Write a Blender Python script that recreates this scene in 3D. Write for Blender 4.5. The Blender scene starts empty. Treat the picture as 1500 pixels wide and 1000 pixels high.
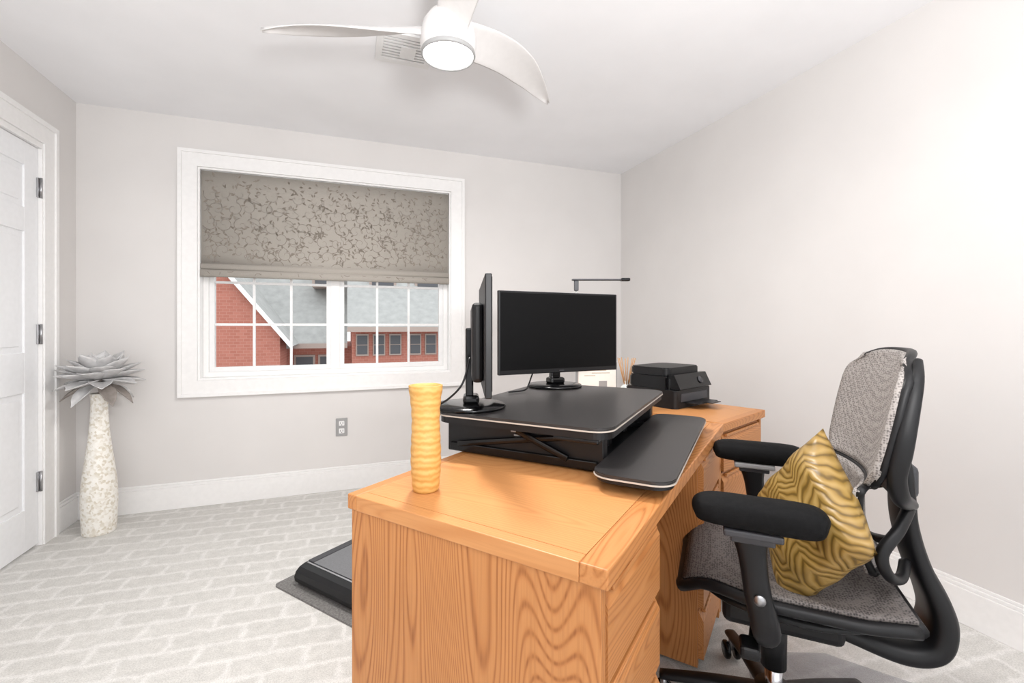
import bpy, bmesh, math, random
from mathutils import Vector, Matrix, Quaternion
random.seed(7)
R=math.radians
scene=bpy.context.scene
scene.view_settings.view_transform='Standard'
scene.view_settings.look='None'

# ------------------------------------------------------------ materials
def s2l(c):
    return tuple(((v/255)/12.92 if v/255<=0.04045 else (((v/255)+0.055)/1.055)**2.4) for v in c)+(1,)
def new_mat(name):
    m=bpy.data.materials.new(name); m.use_nodes=True
    nt=m.node_tree; b=nt.nodes['Principled BSDF']
    return m,nt,b
def N(nt,t,**kw):
    n=nt.nodes.new(t)
    for k,v in kw.items(): setattr(n,k,v)
    return n
def mat(name,col,rough=0.5,metal=0.0,var=0.0,vscale=40,bump=0.0,spec=0.5):
    m,nt,b=new_mat(name)
    c=s2l(col)
    b.inputs['Base Color'].default_value=c
    b.inputs['Roughness'].default_value=rough
    b.inputs['Metallic'].default_value=metal
    b.inputs['Specular IOR Level'].default_value=spec
    tc=N(nt,'ShaderNodeTexCoord'); no=N(nt,'ShaderNodeTexNoise')
    no.inputs['Scale'].default_value=vscale; no.inputs['Detail'].default_value=4
    nt.links.new(tc.outputs['Object'],no.inputs['Vector'])
    v=max(var,0.02)
    cr=N(nt,'ShaderNodeValToRGB')
    cr.color_ramp.elements[0].position=0.3; cr.color_ramp.elements[1].position=0.7
    cr.color_ramp.elements[0].color=tuple(x*(1-v) for x in c[:3])+(1,)
    cr.color_ramp.elements[1].color=tuple(min(1,x*(1+v)) for x in c[:3])+(1,)
    nt.links.new(no.outputs['Fac'],cr.inputs['Fac']); nt.links.new(cr.outputs['Color'],b.inputs['Base Color'])
    if bump>0:
        bp=N(nt,'ShaderNodeBump'); bp.inputs['Strength'].default_value=bump; bp.inputs['Distance'].default_value=0.003
        nt.links.new(no.outputs['Fac'],bp.inputs['Height']); nt.links.new(bp.outputs['Normal'],b.inputs['Normal'])
    return m
def oak(name,axis,base=(188,124,70),dark=(150,90,46),light=(197,135,81),grain=1.0,off=(.37,.21,.13)):
    """axis: grain direction 0,1,2"""
    m,nt,b=new_mat(name); L=nt.links.new
    tc=N(nt,'ShaderNodeTexCoord'); mp=N(nt,'ShaderNodeMapping')
    sc=[1,1,1]; sc[axis]=0.16
    mp.inputs['Scale'].default_value=sc
    mp.inputs['Location'].default_value=off
    L(tc.outputs['Object'],mp.inputs['Vector'])
    n1=N(nt,'ShaderNodeTexNoise'); n1.inputs['Scale'].default_value=3.6; n1.inputs['Detail'].default_value=1.8; n1.inputs['Roughness'].default_value=0.32
    L(mp.outputs['Vector'],n1.inputs['Vector'])
    mu=N(nt,'ShaderNodeMath',operation='MULTIPLY'); mu.inputs[1].default_value=620
    L(n1.outputs['Fac'],mu.inputs[0])
    si=N(nt,'ShaderNodeMath',operation='SINE'); L(mu.outputs[0],si.inputs[0])
    mr=N(nt,'ShaderNodeMapRange'); mr.inputs['From Min'].default_value=-1
    L(si.outputs[0],mr.inputs['Value'])
    pw=N(nt,'ShaderNodeMath',operation='POWER'); pw.inputs[1].default_value=2.6
    L(mr.outputs['Result'],pw.inputs[0])
    mp2=N(nt,'ShaderNodeMapping'); sc2=[190,190,190]; sc2[axis]=6
    mp2.inputs['Scale'].default_value=sc2
    L(tc.outputs['Object'],mp2.inputs['Vector'])
    n2=N(nt,'ShaderNodeTexNoise'); n2.inputs['Scale'].default_value=1; n2.inputs['Detail'].default_value=3
    L(mp2.outputs['Vector'],n2.inputs['Vector'])
    c1=N(nt,'ShaderNodeValToRGB')
    c1.color_ramp.elements[0].color=s2l(light); c1.color_ramp.elements[1].color=s2l(dark)
    e=c1.color_ramp.elements.new(0.4); e.color=s2l(base)
    ml=N(nt,'ShaderNodeMath',operation='MULTIPLY'); L(pw.outputs[0],ml.inputs[0]); L(n2.outputs['Fac'],ml.inputs[1])
    m2=N(nt,'ShaderNodeMath',operation='MULTIPLY'); L(ml.outputs[0],m2.inputs[0]); m2.inputs[1].default_value=1.5*grain
    L(m2.outputs[0],c1.inputs['Fac'])
    mx=N(nt,'ShaderNodeMix',data_type='RGBA',blend_type='MULTIPLY')
    c2=N(nt,'ShaderNodeValToRGB'); c2.color_ramp.elements[0].position=0.3; c2.color_ramp.elements[1].position=0.55
    c2.color_ramp.elements[0].color=(0.78,0.72,0.66,1); c2.color_ramp.elements[1].color=(1,1,1,1)
    L(n2.outputs['Fac'],c2.inputs['Fac'])
    mx.inputs['Factor'].default_value=0.55*grain
    L(c1.outputs['Color'],mx.inputs['A']); L(c2.outputs['Color'],mx.inputs['B'])
    L(mx.outputs['Result'],b.inputs['Base Color'])
    b.inputs['Roughness'].default_value=0.4
    b.inputs['Specular IOR Level'].default_value=0.4
    return m
M={}
M['wall']=mat('wall_paint',(221,218,216),0.75,var=0.01,vscale=3,bump=0.0,spec=0.2)
M['ceil']=mat('ceiling_paint',(243,243,245),0.85,var=0.01,vscale=3,spec=0.1)
M['trim']=mat('trim_white',(240,239,238),0.4)
M['door']=mat('door_white',(240,241,243),0.4)
M['white']=mat('white_plastic',(236,236,236),0.35)
M['fanw']=mat('fan_white',(218,216,215),0.4)
M['black']=mat('black_plastic',(20,20,22),0.42,spec=.35)
M['blackg']=mat('black_gloss',(10,10,12),0.18,spec=.35)
M['blacktop']=mat('black_laminate',(44,42,42),0.36,var=0.05,vscale=200)
M['screen']=mat('screen_dark',(5,5,6),0.45,spec=.15)
M['fabricblack']=mat('pad_black',(14,14,15),0.8,var=0.25,vscale=120,bump=0.3,spec=.2)
M['edge']=mat('edge_highlight',(190,180,170),0.4)  # pale colour stands in for the highlight along platform and tray edges
M['steel']=mat('steel',(170,170,172),0.3,metal=0.9)
M['chrome']=mat('chrome',(200,200,205),0.12,metal=1.0)
M['greyp']=mat('grey_plate',(160,160,160),0.4)
M['dgrey']=mat('dark_grey',(60,60,64),0.5)
M['oakx']=oak('oak_x',0,grain=.8); M['oaky']=oak('oak_y',1,(198,136,82),(176,114,64),(204,144,90),grain=.6); M['oakz']=oak('oak_z',2,off=(.1,.55,.3))
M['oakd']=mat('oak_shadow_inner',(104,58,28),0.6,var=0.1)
M['paper']=mat('paper_white',(240,238,232),0.6)
M['amber']=mat('reed_amber',(186,140,92),0.5)
M['ink']=mat('printed_ink',(176,160,140),0.6)
M['bottle']=mat('diffuser_bottle',(215,222,220),0.15)

def carpet():
    m,nt,b=new_mat('carpet'); L=nt.links.new
    tc=N(nt,'ShaderNodeTexCoord'); mp=N(nt,'ShaderNodeMapping'); mp.inputs['Rotation'].default_value=(0,0,R(4))
    L(tc.outputs['Object'],mp.inputs['Vector'])
    nz=N(nt,'ShaderNodeTexNoise'); nz.inputs['Scale'].default_value=22; nz.inputs['Detail'].default_value=3; L(mp.outputs['Vector'],nz.inputs['Vector'])
    ad=N(nt,'ShaderNodeMix',data_type='VECTOR'); ad.inputs['Factor'].default_value=0.035
    L(mp.outputs['Vector'],ad.inputs['A']); L(nz.outputs['Color'],ad.inputs['B'])
    br=N(nt,'ShaderNodeTexBrick'); br.inputs['Scale'].default_value=1.0
    br.inputs['Brick Width'].default_value=0.23; br.inputs['Row Height'].default_value=0.095
    br.inputs['Mortar Size'].default_value=0.018; br.inputs['Mortar Smooth'].default_value=1.0
    br.inputs['Color1'].default_value=s2l((219,217,213)); br.inputs['Color2'].default_value=s2l((213,211,207))
    br.inputs['Mortar'].default_value=s2l((231,229,226))
    L(ad.outputs['Result'],br.inputs['Vector'])
    n=N(nt,'ShaderNodeTexNoise'); n.inputs['Scale'].default_value=210; n.inputs['Detail'].default_value=3
    L(tc.outputs['Object'],n.inputs['Vector'])
    cr=N(nt,'ShaderNodeValToRGB'); cr.color_ramp.elements[0].position=.3; cr.color_ramp.elements[1].position=.64
    cr.color_ramp.elements[0].color=(.70,.695,.69,1); cr.color_ramp.elements[1].color=(1,1,1,1)
    L(n.outputs['Fac'],cr.inputs['Fac'])
    n3=N(nt,'ShaderNodeTexNoise'); n3.inputs['Scale'].default_value=30; n3.inputs['Detail'].default_value=6
    L(tc.outputs['Object'],n3.inputs['Vector'])
    cr3=N(nt,'ShaderNodeValToRGB'); cr3.color_ramp.elements[0].position=.35; cr3.color_ramp.elements[1].position=.62
    cr3.color_ramp.elements[0].color=(.91,.91,.91,1); cr3.color_ramp.elements[1].color=(1,1,1,1)
    L(n3.outputs['Fac'],cr3.inputs['Fac'])
    mx=N(nt,'ShaderNodeMix',data_type='RGBA',blend_type='MULTIPLY'); mx.inputs['Factor'].default_value=.8
    L(br.outputs['Color'],mx.inputs['A']); L(cr.outputs['Color'],mx.inputs['B'])
    mx2=N(nt,'ShaderNodeMix',data_type='RGBA',blend_type='MULTIPLY'); mx2.inputs['Factor'].default_value=1
    L(mx.outputs['Result'],mx2.inputs['A']); L(cr3.outputs['Color'],mx2.inputs['B'])
    L(mx2.outputs['Result'],b.inputs['Base Color'])
    b.inputs['Roughness'].default_value=.95; b.inputs['Specular IOR Level'].default_value=.05
    bp=N(nt,'ShaderNodeBump'); bp.inputs['Strength'].default_value=.3; bp.inputs['Distance'].default_value=.003
    a2=N(nt,'ShaderNodeMath',operation='MULTIPLY_ADD'); L(br.outputs['Fac'],a2.inputs[0]); a2.inputs[1].default_value=.5; L(n.outputs['Fac'],a2.inputs[2])
    L(a2.outputs[0],bp.inputs['Height']); L(bp.outputs['Normal'],b.inputs['Normal'])
    return m
M['carpet']=carpet()
def meshfab(name,c0,c1,sc):
    m,nt,b=new_mat(name); L=nt.links.new
    tc=N(nt,'ShaderNodeTexCoord')
    vo=N(nt,'ShaderNodeTexVoronoi'); vo.inputs['Scale'].default_value=sc; vo.inputs['Randomness'].default_value=.55
    L(tc.outputs['Object'],vo.inputs['Vector'])
    cr=N(nt,'ShaderNodeValToRGB'); cr.color_ramp.elements[0].position=.2; cr.color_ramp.elements[1].position=.6
    cr.color_ramp.elements[0].color=s2l(c0); cr.color_ramp.elements[1].color=s2l(c1)
    L(vo.outputs['Distance'],cr.inputs['Fac']); L(cr.outputs['Color'],b.inputs['Base Color'])
    b.inputs['Roughness'].default_value=.65; b.inputs['Specular IOR Level'].default_value=.3
    bp=N(nt,'ShaderNodeBump'); bp.inputs['Strength'].default_value=.35; bp.inputs['Distance'].default_value=.002
    L(vo.outputs['Distance'],bp.inputs['Height']); L(bp.outputs['Normal'],b.inputs['Normal'])
    return m
M['mesh']=meshfab('chair_mesh_fabric',(104,99,97),(170,164,160),190)
M['mesh2']=meshfab('chair_seat_fabric',(56,52,52),(118,112,109),170)
def pillowmat():
    m,nt,b=new_mat('gold_satin'); L=nt.links.new
    tc=N(nt,'ShaderNodeTexCoord')
    sp=N(nt,'ShaderNodeSeparateXYZ'); L(tc.outputs['Object'],sp.inputs['Vector'])
    sx=N(nt,'ShaderNodeMath',operation='MULTIPLY'); sx.inputs[1].default_value=9; L(sp.outputs['X'],sx.inputs[0])
    pp=N(nt,'ShaderNodeMath',operation='PINGPONG'); pp.inputs[1].default_value=.5; L(sx.outputs[0],pp.inputs[0])
    nz=N(nt,'ShaderNodeTexNoise'); nz.inputs['Scale'].default_value=9; L(tc.outputs['Object'],nz.inputs['Vector'])
    a=N(nt,'ShaderNodeMath',operation='MULTIPLY'); a.inputs[1].default_value=1.0; L(pp.outputs[0],a.inputs[0])
    y=N(nt,'ShaderNodeMath',operation='MULTIPLY'); y.inputs[1].default_value=9; L(sp.outputs['Y'],y.inputs[0])
    s1=N(nt,'ShaderNodeMath',operation='ADD'); L(a.outputs[0],s1.inputs[0]); L(y.outputs[0],s1.inputs[1])
    s2=N(nt,'ShaderNodeMath',operation='MULTIPLY_ADD'); L(nz.outputs['Fac'],s2.inputs[0]); s2.inputs[1].default_value=1.1; L(s1.outputs[0],s2.inputs[2])
    f=N(nt,'ShaderNodeMath',operation='MULTIPLY'); f.inputs[1].default_value=27; L(s2.outputs[0],f.inputs[0])
    si=N(nt,'ShaderNodeMath',operation='SINE'); L(f.outputs[0],si.inputs[0])
    cr=N(nt,'ShaderNodeValToRGB')
    mr=N(nt,'ShaderNodeMapRange'); mr.inputs['From Min'].default_value=-1; L(si.outputs[0],mr.inputs['Value'])
    cr.color_ramp.elements[0].position=.0; cr.color_ramp.elements[0].color=s2l((104,80,34))
    cr.color_ramp.elements[1].position=1.0; cr.color_ramp.elements[1].color=s2l((168,138,80))
    e=cr.color_ramp.elements.new(.22); e.color=s2l((142,112,52))
    L(mr.outputs['Result'],cr.inputs['Fac']); L(cr.outputs['Color'],b.inputs['Base Color'])
    b.inputs['Roughness'].default_value=.38
    b.inputs['Specular IOR Level'].default_value=.5
    bp=N(nt,'ShaderNodeBump'); bp.inputs['Strength'].default_value=.35; bp.inputs['Distance'].default_value=.003
    L(mr.outputs['Result'],bp.inputs['Height']); L(bp.outputs['Normal'],b.inputs['Normal'])
    return m
M['pillow']=pillowmat()
def pearl():
    m,nt,b=new_mat('mother_of_pearl'); L=nt.links.new
    tc=N(nt,'ShaderNodeTexCoord'); vo=N(nt,'ShaderNodeTexVoronoi'); vo.inputs['Scale'].default_value=85
    L(tc.outputs['Object'],vo.inputs['Vector'])
    cr=N(nt,'ShaderNodeValToRGB'); cr.color_ramp.elements[0].color=s2l((214,206,190)); cr.color_ramp.elements[1].color=s2l((242,239,232))
    cr.color_ramp.elements[0].position=.1; cr.color_ramp.elements[1].position=.6
    sp=N(nt,'ShaderNodeSeparateColor'); L(vo.outputs['Color'],sp.inputs['Color']); L(sp.outputs['Red'],cr.inputs['Fac'])
    L(cr.outputs['Color'],b.inputs['Base Color']); b.inputs['Roughness'].default_value=.3
    bp=N(nt,'ShaderNodeBump'); bp.inputs['Strength'].default_value=.5; bp.inputs['Distance'].default_value=.002
    L(vo.outputs['Distance'],bp.inputs['Height']); L(bp.outputs['Normal'],b.inputs['Normal'])
    return m
M['pearl']=pearl()
def goldvase():
    m,nt,b=new_mat('honey_glaze'); L=nt.links.new
    tc=N(nt,'ShaderNodeTexCoord'); wv=N(nt,'ShaderNodeTexWave',bands_direction='Z'); wv.inputs['Scale'].default_value=22
    wv.inputs['Distortion'].default_value=4; wv.inputs['Detail'].default_value=3; wv.inputs['Detail Scale'].default_value=2
    L(tc.outputs['Object'],wv.inputs['Vector'])
    cr=N(nt,'ShaderNodeValToRGB'); cr.color_ramp.elements[0].color=s2l((200,148,76)); cr.color_ramp.elements[1].color=s2l((216,170,100))
    L(wv.outputs['Fac'],cr.inputs['Fac']); L(cr.outputs['Color'],b.inputs['Base Color'])
    b.inputs['Roughness'].default_value=.5
    return m
M['honey']=goldvase()
M['petal']=mat('silver_petal',(204,203,203),0.5,metal=.1,var=.15,vscale=30)
M['petald']=mat('dark_petal',(146,138,132),0.6,var=.2,vscale=30)
M['fabric']=mat('blind_fabric',(172,166,158),0.85,var=.07,vscale=300,bump=.15,spec=.1)
M['vinel']=mat('vine_light',(194,188,178),0.8); M['vined']=mat('vine_dark',(130,122,112),0.8)
def brick():
    m,nt,b=new_mat('red_brick'); L=nt.links.new
    tc=N(nt,'ShaderNodeTexCoord'); mp=N(nt,'ShaderNodeMapping'); mp.inputs['Rotation'].default_value=(R(90),0,0)
    L(tc.outputs['Object'],mp.inputs['Vector'])
    br=N(nt,'ShaderNodeTexBrick'); br.inputs['Scale'].default_value=4
    br.inputs['Color1'].default_value=s2l((180,116,102)); br.inputs['Color2'].default_value=s2l((170,106,92)); br.inputs['Mortar'].default_value=s2l((182,130,116))
    L(mp.outputs['Vector'],br.inputs['Vector']); L(br.outputs['Color'],b.inputs['Base Color']); b.inputs['Roughness'].default_value=.9
    return m
M['brick']=brick()
M['roof']=mat('slate_roof',(172,172,171),.95,var=.10,vscale=6,spec=.1)
M['asphalt']=mat('asphalt',(120,120,118),.9,var=.1,vscale=2)
M['wglass']=mat('far_window_glass',(92,92,96),.5,spec=.2)
M['wframe']=mat('far_window_frame',(168,150,142),.5)
def glass():
    m,nt,b=new_mat('window_glass'); L=nt.links.new
    tr=N(nt,'ShaderNodeBsdfTransparent'); tr.inputs['Color'].default_value=(.97,.985,.98,1)
    L(tr.outputs[0],nt.nodes['Material Output'].inputs['Surface'])
    return m
M['glass']=glass()
def clearmat():
    m,nt,b=new_mat('clear_vinyl'); L=nt.links.new
    tr=N(nt,'ShaderNodeBsdfTransparent'); tr.inputs['Color'].default_value=(.93,.93,.94,1)
    b.inputs['Base Color'].default_value=s2l((190,190,192)); b.inputs['Roughness'].default_value=.25
    mx=N(nt,'ShaderNodeMixShader'); mx.inputs['Fac'].default_value=.16
    L(tr.outputs[0],mx.inputs[1]); L(b.outputs[0],mx.inputs[2]); L(mx.outputs[0],nt.nodes['Material Output'].inputs['Surface'])
    return m
M['vinyl']=clearmat()
def emis(name,col,s):
    m,nt,b=new_mat(name); b.inputs['Emission Color'].default_value=col; b.inputs['Emission Strength'].default_value=s
    b.inputs['Base Color'].default_value=(1,1,1,1); return m
M['lamp']=emis('lamp_diffuser',(1,.98,.94,1),12)

# ------------------------------------------------------------ geometry helpers
def obj_from_bm(bm,name,m,parent=None,smooth=False):
    bmesh.ops.recalc_face_normals(bm,faces=bm.faces)
    me=bpy.data.meshes.new(name); bm.to_mesh(me); bm.free()
    if m is not None:
        for mm in (m if isinstance(m,(list,tuple)) else [m]): me.materials.append(mm)
    if smooth:
        for p in me.polygons: p.use_smooth=True
    o=bpy.data.objects.new(name,me); scene.collection.objects.link(o)
    if parent: o.parent=parent
    return o
def empty(name,loc=(0,0,0),rz=0,parent=None,rot=None):
    o=bpy.data.objects.new(name,None); scene.collection.objects.link(o)
    o.empty_display_size=.1
    o.location=loc; o.rotation_euler=rot if rot else (0,0,rz)
    if parent: o.parent=parent
    return o
def add_box(bm,x0,x1,y0,y1,z0,z1,bev=0,seg=2):
    ret=bmesh.ops.create_cube(bm,size=1)
    vs=ret['verts']
    for v in vs:
        v.co=Vector(((x0+x1)/2+v.co.x*(x1-x0),(y0+y1)/2+v.co.y*(y1-y0),(z0+z1)/2+v.co.z*(z1-z0)))
    if bev>0:
        es=list({e for v in vs for e in v.link_edges})
        bmesh.ops.bevel(bm,geom=es,offset=bev,segments=seg,affect='EDGES',profile=.5)
def box(name,x0,x1,y0,y1,z0,z1,m,parent=None,bev=0,seg=2):
    bm=bmesh.new(); add_box(bm,x0,x1,y0,y1,z0,z1,bev,seg)
    return obj_from_bm(bm,name,m,parent)
def boxes(name,lst,m,parent=None,bev=0):
    bm=bmesh.new()
    for b in lst: add_box(bm,*b,bev)
    return obj_from_bm(bm,name,m,parent)
def lathe(name,prof,m,parent=None,seg=48,loc=(0,0,0),modr=None,closed=True):
    bm=bmesh.new(); rings=[]
    for (r,z) in prof:
        ring=[]
        for i in range(seg):
            a=2*math.pi*i/seg
            rr=r*(modr(a,z) if modr else 1)
            ring.append(bm.verts.new((loc[0]+rr*math.cos(a),loc[1]+rr*math.sin(a),loc[2]+z)))
        rings.append(ring)
    for a,b in zip(rings[:-1],rings[1:]):
        for i in range(seg):
            bm.faces.new((a[i],a[(i+1)%seg],b[(i+1)%seg],b[i]))
    if closed:
        bm.faces.new(rings[0]); bm.faces.new(rings[-1])
    return obj_from_bm(bm,name,m,parent,smooth=True)
def cr_interp(pts,n):
    out=[]; k=len(pts)
    for i in range(k-1):
        p0=pts[max(i-1,0)];p1=pts[i];p2=pts[i+1];p3=pts[min(i+2,k-1)]
        for j in range(n):
            t=j/n
            out.append(tuple(.5*((2*b)+(-a+c)*t+(2*a-5*b+4*c-d)*t*t+(-a+3*b-3*c+d)*t**3) for a,b,c,d in zip(p0,p1,p2,p3)))
    out.append(tuple(pts[-1])); return out
def sweep(name,pts,m,parent=None,side=(1,0,0),n=6,seg=16,ex=2.6,bm_in=None):
    """pts: (x,y,z,a,b) a = half size along side, b = half size along normal"""
    P=cr_interp(pts,n) if n>1 else [tuple(p) for p in pts]
    bm=bm_in or bmesh.new(); rings=[]
    for i,p in enumerate(P):
        c=Vector(p[:3]); q0=Vector(P[max(i-1,0)][:3]); q1=Vector(P[min(i+1,len(P)-1)][:3])
        T=(q1-q0).normalized(); S=Vector(side); S=(S-T*S.dot(T)).normalized(); Nn=T.cross(S)
        ring=[]
        for k in range(seg):
            a=2*math.pi*k/seg; ca,sa=math.cos(a),math.sin(a)
            x=math.copysign(abs(ca)**(2/ex),ca); y=math.copysign(abs(sa)**(2/ex),sa)
            ring.append(bm.verts.new(c+S*(x*p[3])+Nn*(y*p[4])))
        rings.append(ring)
    for a,b in zip(rings[:-1],rings[1:]):
        for i in range(seg): bm.faces.new((a[i],a[(i+1)%seg],b[(i+1)%seg],b[i]))
    bm.faces.new(rings[0]); bm.faces.new(rings[-1])
    if bm_in: return
    return obj_from_bm(bm,name,m,parent,smooth=True)
def tube(name,pts,r,m,parent=None,n=6,side=(0.3,0.2,1),seg=8):
    return sweep(name,[tuple(p)+(r,r) for p in pts],m,parent,side,n,seg,2)
def surf(name,f,nu,nv,m,parent=None,thick=0,smooth=True):
    bm=bmesh.new(); g=[[bm.verts.new(f(i/nu,j/nv)) for j in range(nv+1)] for i in range(nu+1)]
    for i in range(nu):
        for j in range(nv): bm.faces.new((g[i][j],g[i+1][j],g[i+1][j+1],g[i][j+1]))
    o=obj_from_bm(bm,name,m,parent,smooth)
    if thick:
        md=o.modifiers.new('s','SOLIDIFY'); md.thickness=thick; md.offset=0
    return o
def rrect(x0,x1,y0,y1,r,k=8):
    pts=[]
    for cx,cy,a0 in ((x1-r,y1-r,0),(x0+r,y1-r,90),(x0+r,y0+r,180),(x1-r,y0+r,270)):
        for i in range(k+1):
            a=R(a0+90*i/k); pts.append((cx+r*math.cos(a),cy+r*math.sin(a)))
    return pts
def slab(name,outline,z0,z1,m,parent=None,bev=0):
    bm=bmesh.new(); a=[bm.verts.new((x,y,z0)) for x,y in outline]; b=[bm.verts.new((x,y,z1)) for x,y in outline]
    n=len(a); bm.faces.new(a); bm.faces.new(b)
    for i in range(n): bm.faces.new((a[i],a[(i+1)%n],b[(i+1)%n],b[i]))
    if bev:
        es=[e for e in bm.edges if abs(e.verts[0].co.z-e.verts[1].co.z)<1e-6 and len(e.link_faces)==2]
        bmesh.ops.bevel(bm,geom=es,offset=bev,segments=2,affect='EDGES')
    return obj_from_bm(bm,name,m,parent)

# ------------------------------------------------------------ room
XL,XR,YW,H=-1.495,2.215,3.385,2.44
YB=-2.2
box('floor',XL-.1,XR+.1,YB,YW+.1,-.1,0,M['carpet'])
box('ceiling',XL-.1,XR+.1,YB,YW+.1,H,H+.1,M['ceil'])
box('wall_right',XR,XR+.12,YB,YW+.12,0,H,M['wall'])
wx0,wx1,wz0,wz1=-.887,.729,.79,2.137
boxes('wall_window_side',[(XL-.12,wx0,YW,YW+.14,0,H),(wx1,XR,YW,YW+.14,0,H),(wx0,wx1,YW,YW+.14,0,wz0),(wx0,wx1,YW,YW+.14,wz1,H)],M['wall'])
dy0,dy1,dz=2.27,3.052,2.05
boxes('wall_left',[(XL-.12,XL,YB,dy0,0,H),(XL-.12,XL,dy1,YW,0,H),(XL-.12,XL,dy0,dy1,dz,H)],M['wall'])
def baseb(name,axis,a0,a1,pos,sgn):
    bm=bmesh.new()
    for (t,z0,z1) in ((.016,0,.135),(.012,.1351,.15),(.007,.1501,.162)):
        if axis=='x': add_box(bm,a0,a1,min(pos,pos+sgn*t),max(pos,pos+sgn*t),z0,z1,.002)
        else: add_box(bm,min(pos,pos+sgn*t),max(pos,pos+sgn*t),a0,a1,z0,z1,.002)
    return obj_from_bm(bm,name,M['trim'])
baseb('baseboard_window_side','x',XL,XR,YW,-1)
baseb('baseboard_right','y',YB,YW-.016,XR,-1)
baseb('baseboard_left','y',3.167,YW-.016,XL,1)
baseb('baseboard_left.001','y',YB,2.155,XL,1)
# door
dr=empty('door_1')
bm=bmesh.new()
X0=XL-.045; X1=XL-.006
add_box(bm,X0,X1-.008,dy0+.005,dy1-.005,.013,dz-.006)
st=.11
for (y0,y1) in ((dy0+.004,dy0+st),(dy1-st,dy1-.004),((dy0+dy1)/2-.05,(dy0+dy1)/2+.05)):
    add_box(bm,X0+.001,X1,y0,y1,.012,dz-.004,.002)
for z0,z1 in ((.0125,.22),(.80,1.0),(1.6,1.72),(1.93,dz-.0045)):
    add_box(bm,X0+.002,X1-.0006,dy0+.01,dy1-.01,z0,z1,.002)
for yy in ((dy0+st,(dy0+dy1)/2-.05),((dy0+dy1)/2+.05,dy1-st)):
    for z0,z1 in ((.22,.80),(1.0,1.6),(1.72,1.93)):
        add_box(bm,X0+.003,X1-.003,yy[0]+.03,yy[1]-.03,z0+.03,z1-.03,.004)
obj_from_bm(bm,'door_slab',M['door'],dr)
for z in (1.844,1.09,.332):
    boxes('hinge',[(XL-.010,XL+.002,dy1-.020,dy1-.001,z-.05,z+.05)],M['steel'],dr,.001)
    lathe('hinge_knuckle',[(.006,-.052),(.006,.052)],M['steel'],dr,12,(XL+.006,dy1-.003,z))
lathe('knob',[(.012,0),(.012,.03),(.028,.04),(.03,.055),(.02,.066),(.001,.068)],M['steel'],dr).matrix_local=Matrix.Translation((X1,dy0+.07,.95))@Matrix.Rotation(R(90),4,'Y')
boxes('trim_door',[(XL+.0002,XL+.018,dy1+.005,dy1+.113,.0005,dz+.14),(XL+.0002,XL+.018,dy0-.113,dy0-.005,.0005,dz+.14),(XL+.0004,XL+.0176,dy0-.0055,dy1+.0055,dz+.028,dz+.139),
  (XL+.0006,XL+.026,dy1+.088,dy1+.1135,.001,dz+.1405),(XL+.0006,XL+.026,dy0-.1135,dy0-.088,.001,dz+.1405),(XL+.0008,XL+.0255,dy0-.112,dy1+.112,dz+.115,dz+.141)],M['trim'])
boxes('trim_door_jamb',[(XL-.115,XL+.010,dy1-.0018,dy1+.0045,.001,dz+.02),(XL-.115,XL+.010,dy0-.0045,dy0+.0018,.001,dz+.02),(XL-.1145,XL+.0095,dy0-.004,dy1+.004,dz-.0018,dz+.0275),
   (XL-.10,XL-.047,dy1-.02,dy1-.001,.002,dz-.002),(XL-.10,XL-.047,dy0+.001,dy0+.02,.002,dz-.002),(XL-.0995,XL-.0475,dy0+.001,dy1-.001,dz-.022,dz-.0015)],M['trim'])
cw=.1
def ringboxes(x0,x1,z0,z1,w,y0,y1):
    return [(x0-w,x0,y0,y1,z0-w,z1+w),(x1,x1+w,y0,y1,z0-w,z1+w),(x0,x1,y0,y1,z1,z1+w),(x0,x1,y0,y1,z0-w,z0)]
boxes('trim_window',ringboxes(wx0,wx1,wz0,wz1,cw,YW-.018,YW-.0003),M['trim'])
boxes('trim_window_backband',ringboxes(wx0-.082,wx1+.082,wz0-.082,wz1+.082,.02,YW-.028,YW-.001),M['trim'])
boxes('trim_window_jamb',ringboxes(wx0+.012,wx1-.012,wz0+.012,wz1-.012,.0115,YW-.006,YW+.135),M['trim'])
win=empty('window_1')
fy0,fy1=YW+.065,YW+.125
a0,a1,b0,b1=wx0+.0125,wx1-.0125,wz0+.0125,wz1-.0125
fr=ringboxes(a0+.03,a1-.03,b0+.03,b1-.03,.03,fy0,fy1)
mid=(a0+a1)/2
boxes('window_frame',fr,M['trim'],win)
box('mullion',mid-.028,mid+.028,fy0+.0005,fy1-.0005,b0+.0305,b1-.0305,M['trim'],win)
for (s0,s1) in ((a0+.0302,mid-.0282),(mid+.0282,a1-.0302)):
    q0,q1=s0+.03,s1-.03; z0,z1=b0+.0605,b1-.0605
    boxes('sash',ringboxes(q0,q1,z0,z1,.03,fy0+.012,fy1-.008),M['white'],win)
    boxes('muntins_vertical',[(q0+(q1-q0)*i/3-.008,q0+(q1-q0)*i/3+.008,fy0+.025,fy0+.04,z0,z1) for i in (1,2)],M['white'],win)
    boxes('muntins_horizontal',[(q0,q1,fy0+.026,fy0+.039,zz-.008,zz+.008) for zz in (1.143,1.42,1.75)],M['white'],win)
    box('pane',q0,q1,fy0+.031,fy0+.034,z0,z1,M['glass'],win)
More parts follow.
